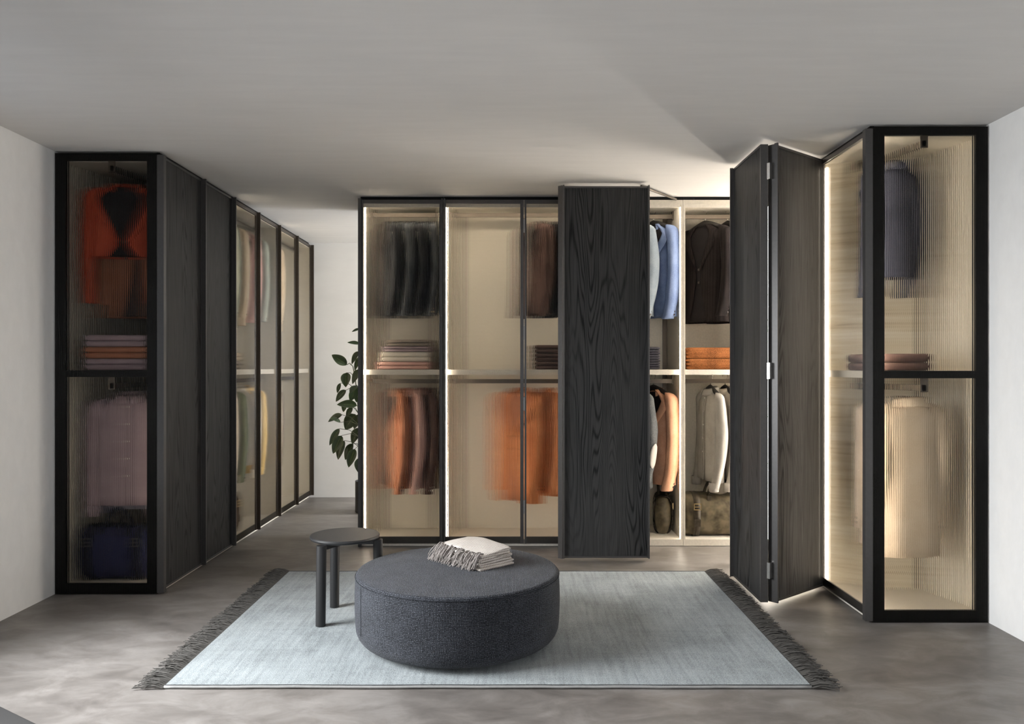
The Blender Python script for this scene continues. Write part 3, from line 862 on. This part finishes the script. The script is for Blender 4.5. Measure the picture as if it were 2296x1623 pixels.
def garment(name, label, cat, mat, loc, rz, z_rail, length=0.72, style='jacket', sleeve=0.66, wid=1.0, thick=1.0, group=None, hl=None, buttons='button_dark', lapel=None, patch=None, seed=0, lining='f_lining', cuff_side=1, collar_mat=None, opening=1.0):
    """hanging garment: shoulders along local x, front towards -y, origin on the rail"""
    t = thing(name, label, cat, (loc[0], loc[1], z_rail), rz, group)
    top = -0.088; hem = top - length
    zz = [top, top - .018, top - .040, top - .064, top - .088, top - .12, top - .20, top - .30, top - .42, top - .54]
    zz = [z for z in zz if z > hem + 0.06]
    extra = max(2, int((zz[-1] - hem) / 0.09)); z_ = zz[-1]
    zz += [z_ + (hem - z_) * (i + 1) / extra for i in range(extra)]
    def wd(z):
        q = top - z
        if q <= .088:
            tt = q / .088
            return wid * (0.062 + (0.205 - 0.062) * tt ** 0.85)
        tt = (q - .088) / (length - .088)
        return wid * (0.205 - 0.020 * math.sin(PI * min(1, tt * 1.25)) + 0.012 * tt)
    def dp(z):
        q = top - z
        b_ = 0.046 + 0.022 * min(1, q / .15) + 0.016 * q / length
        return thick * b_
    btn = top - (0.34 if style in ('jacket', 'coat') else 0.05)
    def gap(z):
        if style in ('jacket', 'coat'):
            if z > btn: return 0.05 + 0.95 * opening * ((z - btn) / (top - btn)) ** 1.1
            return 0.05 + 0.25 * ((btn - z) / (btn - hem)) ** 2
        return 0.03 if z < top - 0.02 else 0.25
    n = 40
    rings = [sring(wd(z), dp(z), z, -PI / 2 + gap(z), 1.5 * PI - gap(z), n, seed=seed, wob=0.005 * min(1, (top - z) * 6)) for z in zz]
    b = MB().loft(rings, closed=False, cap0=False, cap1=False).build('body', mat, t, smooth=True)
    md = b.modifiers.new('cloth', 'SOLIDIFY'); md.thickness = 0.004; md.offset = 0.0
    inner = [sring(wd(z) * .93, dp(z) * .86, z + .004, 0, 2 * PI * (n - 1) / n, n, wob=0) for z in zz[1:-1]] + [sring(wd(zz[-1]) * .93, dp(zz[-1]) * .86, hem + .012, 0, 2 * PI * (n - 1) / n, n, wob=0)]
    MB().loft(inner).build('lining', lining, t, smooth=True)
    # sleeves
    for s in (-1, 1):
        if sleeve <= 0: continue
        rs = []
        ns = 12
        for i in [-5, -4, -3, -2, -1] + list(range(ns + 1)):
            q = max(0, i) / ns
            z = top - 0.078 - (sleeve - 0.018) * q
            dome = 1.0
            if i < 0:
                al = (i + 5) / 5 * PI / 2
                z += 0.066 * math.cos(al); dome = max(0.04, math.sin(al) ** 0.8)
            cx = s * wid * (0.186 + 0.046 * math.sin(PI * min(1, q * .62 + .15)) - 0.020 * q)
            cyy = -0.004 + 0.022 * math.sin(PI * q) - 0.040 * q * q
            ry = thick * (0.056 + 0.012 * math.sin(PI * min(1, q * 1.15)) - 0.004 * q); rx = 0.046 - 0.008 * q
            ry *= dome; rx *= dome
            if i < 0: cx -= s * 0.072 * (1 - dome)
            rs.append([(cx + rx * math.cos(a) + 0.004 * mnoise.noise((math.cos(a) * 2 + seed, math.sin(a) * 2 + s, z * 7)),
                        cyy + ry * math.sin(a) + 0.005 * mnoise.noise((math.cos(a) * 2 + 9, math.sin(a) * 2 + seed, z * 7)), z) for a in [2 * PI * k / 18 for k in range(18)]])
        sl = MB().loft(rs, True, True, False).build('sleeve', mat, t, smooth=True)
        md = sl.modifiers.new('cloth', 'SOLIDIFY'); md.thickness = 0.004; md.offset = -1
        zc = top - 0.060 - sleeve; cx0 = sum(p[0] for p in rs[-1]) / 18; cy0 = sum(p[1] for p in rs[-1]) / 18
        MB().loft([[(cx0 + (p[0] - cx0) * .9, cy0 + (p[1] - cy0) * .9, p[2] + .010) for p in rs[-1]], [(cx0 + (p[0] - cx0) * .9, cy0 + (p[1] - cy0) * .9, p[2] + .016) for p in rs[-1]]]).build('cuff_lining', lining, sl)
        if buttons:
            for k in range(3 if style != 'shirt' else 2):
                zb = zc + 0.030 + (0.026 if style != 'shirt' else 0.055) * k
                i_ = len(rs) - 1
                aa = math.radians(28) if s > 0 else math.radians(152)
                ring = rs[-1] if k == 0 else rs[-2]
                px_ = cx0 + (0.0415 + .004) * math.cos(aa); py_ = cy0 + 0.050 * thick * math.sin(aa) * 1.25 + 0.003 * k
                MB().tube([(px_ - s * .004, py_, zb), (px_ + s * .003, py_ , zb)], 0.0075 if style != 'shirt' else .006, 12).build('button', buttons, sl, smooth=True, angle=0.6)
        if style == 'shirt':
            cu = [[(cx0 + (p[0] - cx0) * 1.06, cy0 + (p[1] - cy0) * 1.06, z) for p in rs[-1]] for z in (zc - .004, zc + .030, zc + .062)]
            MB().loft(cu, True, False, False).build('cuff', mat, sl, smooth=True).modifiers.new('cloth', 'SOLIDIFY').thickness = 0.003
        if patch and s > 0:
            r_ = []
            for i in range(9):
                q = i / 8; z = top - .060 - sleeve * (.48 + .27 * q); qq = .48 + .27 * q
                cx = s * wid * (0.186 + 0.046 * math.sin(PI * min(1, qq * .62 + .15)) - 0.020 * qq)
                cyy = -0.004 + 0.022 * math.sin(PI * qq) - 0.040 * qq * qq
                ry = thick * (0.070 - 0.016 * qq) + .006; rx = 0.046 - 0.008 * qq + .006
                hw_ = 0.75 * math.sqrt(max(0.02, 1 - (2 * q - 1) ** 2))
                r_.append([(cx + rx * math.cos(a), cyy + ry * math.sin(a), z) for a in [0.25 + hw_ * (-1 + 2 * k / 6) for k in range(7)]])
            pt = MB().loft(r_, False, False, False).build('elbow_patch', patch, sl, smooth=True)
            pt.modifiers.new('cloth', 'SOLIDIFY').thickness = 0.004
    # lapels / collar
    cm = collar_mat or mat
    if style in ('jacket', 'coat'):
        for s in (-1, 1):
            g = []
            for i in range(9):
                q = i / 8; z = top + .006 + (btn - top - .006) * q
                gg = gap(min(z, top)); wz, dz_ = wd(min(z, top)), dp(min(z, top))
                wl = 0.012 + 0.060 * math.sin(PI * min(1, (1 - q) * .75 + .05)) * (1 if q < .55 else (1 - q) / .45)
                if i in (2,): wl *= .62
                xe = wz * abs(math.cos(-PI / 2 + gg)) ** (2 / 2.6); ye = -dz_ * abs(math.sin(-PI / 2 + gg)) ** (2 / 2.6)
                row = []
                for k in range(4):
                    u = k / 3; xx = min(xe + wl * u, wz * .97)
                    yy_ = -dz_ * (max(0.0, 1 - (xx / max(wz, xx + 1e-5)) ** 2.6)) ** (1 / 2.6)
                    row.append((s * (xe + wl * u), min(ye, yy_) - .007 - .006 * math.sin(PI * u), z - .016 * u))
                g.append(row)
            lp = MB().loft(g, False, False, False).build('lapel', lapel or mat, t, smooth=True)
            lp.modifiers.new('cloth', 'SOLIDIFY').thickness = 0.005
        cr = []
        for (zc_, rr) in ((top - .030, .098), (top + .004, .082), (top + .024, .072), (top + .012, .090), (top - .026, .110)):
            cr.append([(rr * 1.0 * math.cos(a), (rr * .72) * math.sin(a) + .004, zc_ - 0.010 * (1 - math.sin(a)) ) for a in [-0.75 + (PI + 1.5) * k / 17 for k in range(18)]])
        c = MB().loft(cr, False, False, False).build('collar', cm, t, smooth=True); c.modifiers.new('cloth', 'SOLIDIFY').thickness = 0.004
        if buttons:
            for k in range(2): MB().tube([(0.010, -dp(btn) - .012, btn - .01 - .10 * k), (0.010, -dp(btn) - .004, btn - .01 - .10 * k)], .009, 12).build('button', buttons, t, smooth=True, angle=.6)
    elif style == 'shirt':
        cr = []
        for (zc_, rr) in ((top - .020, .078), (top + .012, .070), (top + .034, .066), (top + .020, .084), (top - .014, .100)):
            cr.append([(rr * math.cos(a), rr * .75 * math.sin(a), zc_ - .012 * (1 - math.sin(a))) for a in [-PI / 2 + .10 + (2 * PI - .20) * k / 23 for k in range(24)]])
        c = MB().loft(cr, False, False, False).build('collar', cm, t, smooth=True); c.modifiers.new('cloth', 'SOLIDIFY').thickness = 0.003
        g = [[(s_, -dp(z) - .004, z) for s_ in (-.016, 0, .016)] for z in zz[1:]]
        MB().loft(g, False, False, False).build('placket', mat, t, smooth=True).modifiers.new('cloth', 'SOLIDIFY').thickness = 0.003
        for k in range(5): zq = top - .06 - .105 * k; MB().tube([(0, -dp(zq) - .010, zq), (0, -dp(zq) - .004, zq)], .0055, 10).build('button', 'button_pearl', t, smooth=True, angle=.6)
    else:   # knit: ribbed band at neck and hem
        MB().loft([sring(.070, .054, top - .006, 0, 2 * PI * 29 / 30, 30, wob=0), sring(.066, .050, top + .016, 0, 2 * PI * 29 / 30, 30, wob=0)], True, False, False).build('neckband', mat, t, smooth=True).modifiers.new('cloth', 'SOLIDIFY').thickness = 0.006
        MB().loft([sring(wd(hem) * 1.0, dp(hem) * 1.02, hem + .05, 0, 2 * PI * 39 / 40, 40, wob=.002), sring(wd(hem) * .97, dp(hem), hem - .006, 0, 2 * PI * 39 / 40, 40, wob=.002)], True, False, False).build('hem_band', mat, t, smooth=True).modifiers.new('cloth', 'SOLIDIFY').thickness = 0.006
    if hl: hanger(hl, loc, rz, z_rail, 0.37 * wid)
    return t

GY = BY + 0.28
rr = math.radians
Z1, Z2 = RZ1 + 0.016, RZ2 + 0.016
# open units of the back run
garment('blazer', 'blue flecked wool blazer hanging beside the lit partition', 'blazer', 'f_blue', (1.105, GY), rr(-56), Z1, 0.72, seed=1, hl='black hanger in the blue blazer', group='hung clothes, open unit', sleeve=0.68)
garment('blazer', 'pale blue-grey wool blazer left of the blue blazer', 'blazer', 'f_paleblue', (0.945, GY), rr(-62), Z1, 0.72, seed=4, hl='black hanger in the pale blue-grey blazer', group='hung clothes, open unit', sleeve=0.68)
garment('blazer', 'peach tweed blazer with dark cuff buttons on the lower rail', 'blazer', 'f_peach', (1.105, GY), rr(-58), Z2, 0.72, seed=8, hl='black hanger in the peach blazer', group='hung clothes, open unit', sleeve=0.70)
garment('cardigan', 'grey knit cardigan with pale elbow patch left of peach blazer', 'cardigan', 'f_greyknit', (0.965, GY), rr(-70), Z2, 0.74, style='knit', thick=.75, seed=12, hl='black hanger in the grey knit cardigan', patch='f_patch', buttons=None, group='hung clothes, open unit', sleeve=0.70)
garment('blazer', 'dark brown flecked blazer above the orange blankets', 'blazer', 'f_darkbrown', (1.510, GY), rr(-55), Z1, 0.76, seed=3, opening=0.5, hl='black hanger in the dark brown blazer', group='hung clothes, corner unit', sleeve=0.66)
garment('blazer', 'black blazer half hidden behind the folded oak door', 'blazer', 'f_black', (1.690, GY), rr(-64), Z1, 0.76, seed=5, hl='black hanger in the half hidden black blazer', group='hung clothes, corner unit', sleeve=0.66)
garment('shirt', 'grey brushed cotton shirt hanging above the leather duffel', 'shirt', 'f_shirtgrey', (1.552, GY), rr(-84), Z2, 0.70, style='shirt', thick=.68, seed=6, hl='black hanger in the grey shirt', buttons='button_pearl', group='hung clothes, corner unit', lining='f_taupe', sleeve=0.70)
garment('shirt', 'cream shirt right of the grey shirt, behind the folded door', 'shirt', 'f_cream', (1.668, GY), rr(-84), Z2, 0.70, style='shirt', thick=.68, seed=9, hl='black hanger in the cream shirt', buttons='button_pearl', group='hung clothes, corner unit', lining='f_beige', sleeve=0.70)
# behind the leftmost lit fluted door
for i, (x, mt, ds) in enumerate(((-0.955, 'f_charcoal', 'first charcoal suit jacket from the light strip'), (-0.855, 'f_slate', 'slate grey suit jacket, second from the light strip'), (-0.755, 'f_charcoal', 'charcoal suit jacket, third from the light strip'), (-0.655, 'f_slate', 'slate suit jacket nearest the door handle'))):
    garment('jacket', ds + ' behind the leftmost lit door', 'jacket', mt, (x, GY), rr(-72), Z1, 0.70, seed=20 + i, group='suit jackets behind the leftmost lit door', thick=.60, buttons='brass' if i == 3 else 'button_dark')
for i, (x, mt, ds) in enumerate(((-0.900, 'f_rust', 'rust brown jacket left of the pink one'), (-0.785, 'f_pink', 'pink linen jacket with cuff buttons'), (-0.675, 'f_brown', 'dark brown jacket right of the pink one'))):
    garment('jacket', ds + ', low behind the leftmost lit door', 'jacket', mt, (x, GY), rr(-70), Z2, 0.74, seed=30 + i, group='jackets low behind the leftmost lit door', thick=.68, sleeve=0.72, buttons='button_pearl' if i else 'button_dark')
# wide unit
garment('coat', 'burnt orange wool coat behind the fluted doors, left one', 'coat', 'f_orange', (0.055, GY), rr(-45), Z2, 0.86, style='coat', seed=40, lining='f_rust', group='orange coats in the wide unit', sleeve=0.72)
garment('coat', 'burnt orange coat close to the folded oak door', 'coat', 'f_orange', (0.265, GY), rr(-60), Z2, 0.80, style='coat', seed=41, lining='f_rust', group='orange coats in the wide unit', sleeve=0.72)
garment('jacket', 'black jacket on the upper rail beside the folded oak door', 'jacket', 'f_black', (0.315, GY), rr(-66), Z1, 0.72, seed=42, thick=.8, group='dark jackets in the wide unit')
garment('jacket', 'dark brown jacket on the upper rail above the brown folded pile', 'jacket', 'f_brown', (0.180, GY), rr(-66), Z1, 0.70, seed=43, thick=.75, group='dark jackets in the wide unit')

# folded piles
def folded(name, label, cat, mat, cx, cy, z0, wx, wy, t, nx=2, ny=1, rz=0.0, group=None, seed=0):
    m = MB(); rings = []; ns = 10 * max(nx, ny)
    for i in range(ns + 1):
        s = i / ns
        ex = 0.016 * (1 - abs(math.sin(nx * PI * s)) ** 0.5); ey = 0.016 * (1 - abs(math.sin(ny * PI * s)) ** 0.5)
        hx, hy = wx / 2 - ex, wy / 2 - ey
        ring = []; r = 0.022
        for (sx, sy, a0) in ((1, 1, 0), (-1, 1, PI / 2), (-1, -1, PI), (1, -1, 1.5 * PI)):
            for k in range(5):
                a = a0 + PI / 2 * k / 4
                x = sx * (hx - r) + r * math.cos(a); y = sy * (hy - r) + r * math.sin(a)
                q = 0.004 * mnoise.noise((x * 12 + seed, y * 12, s * 3))
                ring.append((x + q, y + q, s * t + 0.004 * mnoise.noise((x * 6, y * 6, seed)) * (4 * s * (1 - s))))
        rings.append(ring)
    o = m.loft(rings).build(name, mat, None, smooth=True, loc=(cx, cy, z0), rot=(0, 0, rz), angle=1.1)
    return tag(o, label, cat, group)
S1 = SHZ[1] + 0.001
for k, ds in enumerate(('lower', 'upper')):
    folded('folded_blanket', f'{ds} folded orange-brown wool blanket on the corner unit shelf', 'blanket', 'f_orangeknit', 1.575, BY + 0.26, S1 + 0.084 * k, 0.50, 0.36, 0.083, 3, 1, group='orange blankets on the shelf', seed=k)
for k, ds in enumerate(('bottom', 'middle', 'top')):
    folded('folded_sweater', f'{ds} folded navy striped sweater under the blue blazer', 'sweater', 'f_navyknit', 0.945, BY + 0.24, S1 + 0.057 * k, 0.36, 0.32, 0.056, 3, 3, group='navy sweaters on the shelf', seed=5 + k)
for k, (mt, t_, ds) in enumerate((('f_pink', .058, 'dusty pink folded sweater at the bottom'), ('f_cream', .075, 'white folded sweater in the middle'), ('f_mauve', .04, 'mauve folded sweater near the top'), ('f_taupe', .05, 'taupe folded sweater on top'))):
    folded('folded_sweater', ds + ' of the pile behind the leftmost lit door', 'sweater', mt, -0.83 + 0.01 * k, BY + 0.24, S1 + sum((.058, .075, .04, .05)[:k]) + .001 * k, 0.40 - .02 * k, 0.34, t_, 2, 2, group='pile behind the leftmost lit door', seed=9 + k)
for k, ds in enumerate(('bottom', 'middle', 'top')):
    folded('folded_sweater', f'{ds} dark brown folded sweater beside the folded oak door', 'sweater', 'f_brown', 0.34, BY + 0.24, S1 + 0.062 * k, 0.38, 0.34, 0.061, 2, 2, group='brown pile in the wide unit', seed=15 + k)

# leather bags
def duffel(label, cx, cy, z0, lx, ly, h, rz=0.0, mat='leather', strap='leather_dark', buckle='brass'):
    t = thing('duffel_bag', label, 'bag', (cx, cy, z0), rz, 'bags on the wardrobe floors')
    rings = []; n = 32
    for i in range(17):
        q = -1 + 2 * i / 16
        sc = (1 - abs(q) ** 9 * .18)
        x = q * lx / 2; ring = []
        for k in range(n):
            a = 2 * PI * k / n; c, s = math.cos(a), math.sin(a)
            y = ly / 2 * sc * math.copysign(abs(c) ** .62, c); z = h / 2 + h / 2 * (sc if s > 0 else 1) * math.copysign(abs(s) ** .68, s)
            if s > 0: z -= 0.025 * (1 - q * q) * s + .018 * max(0, s) * mnoise.noise((x * 8, y * 8, 3))
            o_ = .008 * mnoise.noise((x * 10, y * 10, z * 10 + 4))
            ring.append((x, y + o_ * c, max(0.001, z + o_ * s)))
        rings.append(ring)
    MB().loft(rings).build('body', mat, t, smooth=True, angle=1.2)
    def band(x0, x1, g, nm='strap', mt=strap):
        r2 = []
        for x in (x0, x1):
            r2.append([(x, (ly / 2 + g) * math.copysign(abs(math.cos(a)) ** .62, math.cos(a)), max(0.001, h / 2 + (h / 2 + g - (0.02 if math.sin(a) > 0 else 0)) * math.copysign(abs(math.sin(a)) ** .68, math.sin(a)))) for a in [2 * PI * k / 32 for k in range(32)]])
        o = MB().loft(r2, True, False, False).build(nm, mt, t, smooth=True); md = o.modifiers.new('leather', 'SOLIDIFY'); md.thickness = .004; md.offset = 1
        return o
    b1 = band(-lx * .40, -lx * .40 + .050, .006); band(lx * .34, lx * .34 + .050, .006)
    for bxx in (-lx * .40 - .004, lx * .34 - .004):
        bk = MB(); y = -ly / 2 - .018; z = h * .62
        bk.box(bxx, bxx + .058, y, y + .006, z, z + .007).box(bxx, bxx + .058, y, y + .006, z + .045, z + .052).box(bxx, bxx + .007, y, y + .006, z, z + .052).box(bxx + .051, bxx + .058, y, y + .006, z, z + .052).box(bxx, bxx + .058, y, y + .006, z + .022, z + .028)
        bk.build('buckle', buckle, t)
        MB().box(bxx + .004, bxx + .054, y + .002, y + .010, h * .25, h * .25 + .055).build('strap_keeper', strap, t, bevel=.002)
    for sy in (-1, 1):
        pts = [(-lx * .17 + lx * .40 * i / 16, sy * ly * .22 * (1 + .3 * math.sin(PI * i / 16)), h * .90 + 0.125 * math.sin(PI * i / 16) ** .6) for i in range(17)]
        MB().tube(pts, .011, 10).build('handle', strap, t, smooth=True)
        for xq in (-lx * .17, lx * .23):
            MB().box(xq - .016, xq + .016, sy * ly * .42 - .005 * (1 if sy > 0 else 1), sy * ly * .42 + .005, h * .60, h * .93).build('handle_tab', strap, t, bevel=.002)
    return t
duffel('worn olive brown leather duffel on the floor of the corner unit', 1.585, BY + 0.20, 0.053, 0.53, 0.27, 0.335)
ub_ = duffel('brown leather bag standing against the lit partition below peach blazer', 1.185, BY + 0.335, 0.053, 0.30, 0.13, 0.30, rr(80))

# clothes in the left run (rail runs along the room's depth)
LXg = LX - 0.28
def lg(name, label, cat, mat, y, z, length, rot, style='jacket', seed=0, **kw):
    return garment(name, label, cat, mat, (LXg, y), rr(rot), z, length, style=style, seed=seed, group='clothes in the left run', **kw)
lg('jacket', 'red jacket high behind the left fluted end panel', 'jacket', 'f_red', 4.86, Z1, 0.44, 8, seed=50, sleeve=0.66)
lg('jacket', 'rust jacket hanging behind the red jacket in the left unit', 'jacket', 'f_rust', 5.02, Z1, 0.80, 4, seed=51)
lg('shirt', 'mauve shirt on the low rail behind the left end panel', 'shirt', 'f_mauve', 4.88, Z2, 0.66, 6, style='shirt', seed=52, thick=.78)
lg('shirt', 'lilac grey shirt behind the mauve shirt in the left unit', 'shirt', 'f_lilacgrey', 5.02, Z2, 0.70, 2, style='shirt', seed=53, thick=.78)
lg('coat', 'sage grey coat on the upper rail behind the first left glass door', 'coat', 'f_sage', 6.02, Z1, 0.80, 12, style='coat', seed=54)
lg('coat', 'beige coat on the upper rail behind the first left glass door', 'coat', 'f_beige', 6.22, Z1, 0.78, 12, style='coat', seed=55)
lg('jacket', 'pink jacket on the upper rail behind the second left glass door', 'jacket', 'f_pink', 6.52, Z1, 0.74, 12, seed=56)
lg('jacket', 'sage jacket beside the pink jacket in the left run', 'jacket', 'f_sage', 6.72, Z1, 0.72, 12, seed=57)
lg('shirt', 'cream shirt on the low rail behind the first left glass door', 'shirt', 'f_cream', 5.98, Z2, 0.74, 10, style='shirt', seed=58, lining='f_beige')
lg('jacket', 'green jacket on the low rail behind the first left glass door', 'jacket', 'f_green', 6.18, Z2, 0.66, 10, seed=59)
lg('shirt', 'white shirt left of the yellow shirt in the left run', 'shirt', 'f_cream', 6.50, Z2, 0.62, 10, style='shirt', seed=60, lining='f_beige')
lg('shirt', 'yellow shirt on the low rail behind the second left glass door', 'shirt', 'f_yellow', 6.66, Z2, 0.70, 10, style='shirt', seed=61, lining='f_yellow')
lg('coat', 'taupe coat on the low rail behind the third left glass door', 'coat', 'f_taupe', 7.15, Z2, 0.60, 10, style='coat', seed=62)
lg('coat', 'beige coat on the upper rail behind the third left glass door', 'coat', 'f_beige', 7.20, Z1, 0.78, 10, style='coat', seed=63)
duffel('navy blue bag on the wardrobe floor behind left end panel', LX - 0.34, 4.90, 0.053, 0.40, 0.28, 0.34, rr(0), 'f_navy', 'f_navyblack', 'frame')
duffel('brown leather bag on the floor behind the first left glass door', LX - 0.28, 6.05, 0.053, 0.42, 0.26, 0.32, rr(80), 'leather_brown', 'leather_dark')
for k, (mt, ds) in enumerate((('f_mauve', 'bottom'), ('f_rust', 'middle'), ('f_mauve', 'top'))):
    folded('folded_sweater', f'{ds} folded sweater on the shelf behind the left end panel', 'sweater', mt, LX - 0.29, 4.90, S1 + 0.071 * k, 0.40, 0.34, 0.07, 2, 2, group='pile behind the left end panel', seed=70 + k)
for k, (mt, ds) in enumerate((('f_taupe', 'lower taupe'), ('f_beige', 'upper beige'))):
    folded('folded_sweater', f'{ds} folded sweater behind the first left glass door', 'sweater', mt, LX - 0.29, 6.05, S1 + 0.066 * k, 0.36, 0.40, 0.065, 2, 2, group='pile behind the first left glass door', seed=80 + k)
# clothes in the right run
RXg = RX + 0.28
garment('coat', 'beige coat hanging low behind the right end panel', 'coat', 'f_beige', (RXg, 4.30), rr(186), Z2, 0.84, style='coat', seed=90, group='clothes in the right run', lining='f_taupe', wid=.78, thick=.8)
garment('jacket', 'taupe jacket behind the beige coat in the right unit', 'jacket', 'f_taupe', (RXg, 4.44), rr(184), Z2, 0.80, seed=91, group='clothes in the right run', wid=.8, thick=.75)
garment('jacket', 'black jacket hanging high behind the right end panel', 'jacket', 'f_navyblack', (RXg - 0.05, 4.38), rr(200), Z1, 0.62, seed=92, group='clothes in the right run', wid=.62, thick=.9)
folded('folded_sweater', 'brown folded sweater on the shelf behind the right end panel', 'sweater', 'f_brown', RX + 0.20, 4.36, S1, 0.30, 0.32, 0.09, 2, 2, group='pile behind the right end panel', seed=95)

# ------------------------------------------------------------------ thin black slab whose corner shows at the lower left edge
mt_ = MB().box(-0.45, 0.45, -0.30, 0.30, 0.0, 0.010).build('floor_slab', 'black_matte', None, loc=(-2.055, 2.757, 0.001), rot=(0, 0, rr(-33)), bevel=0.003)
tag(mt_, 'thin black slab, its edge just showing in the lower left corner', 'mat')
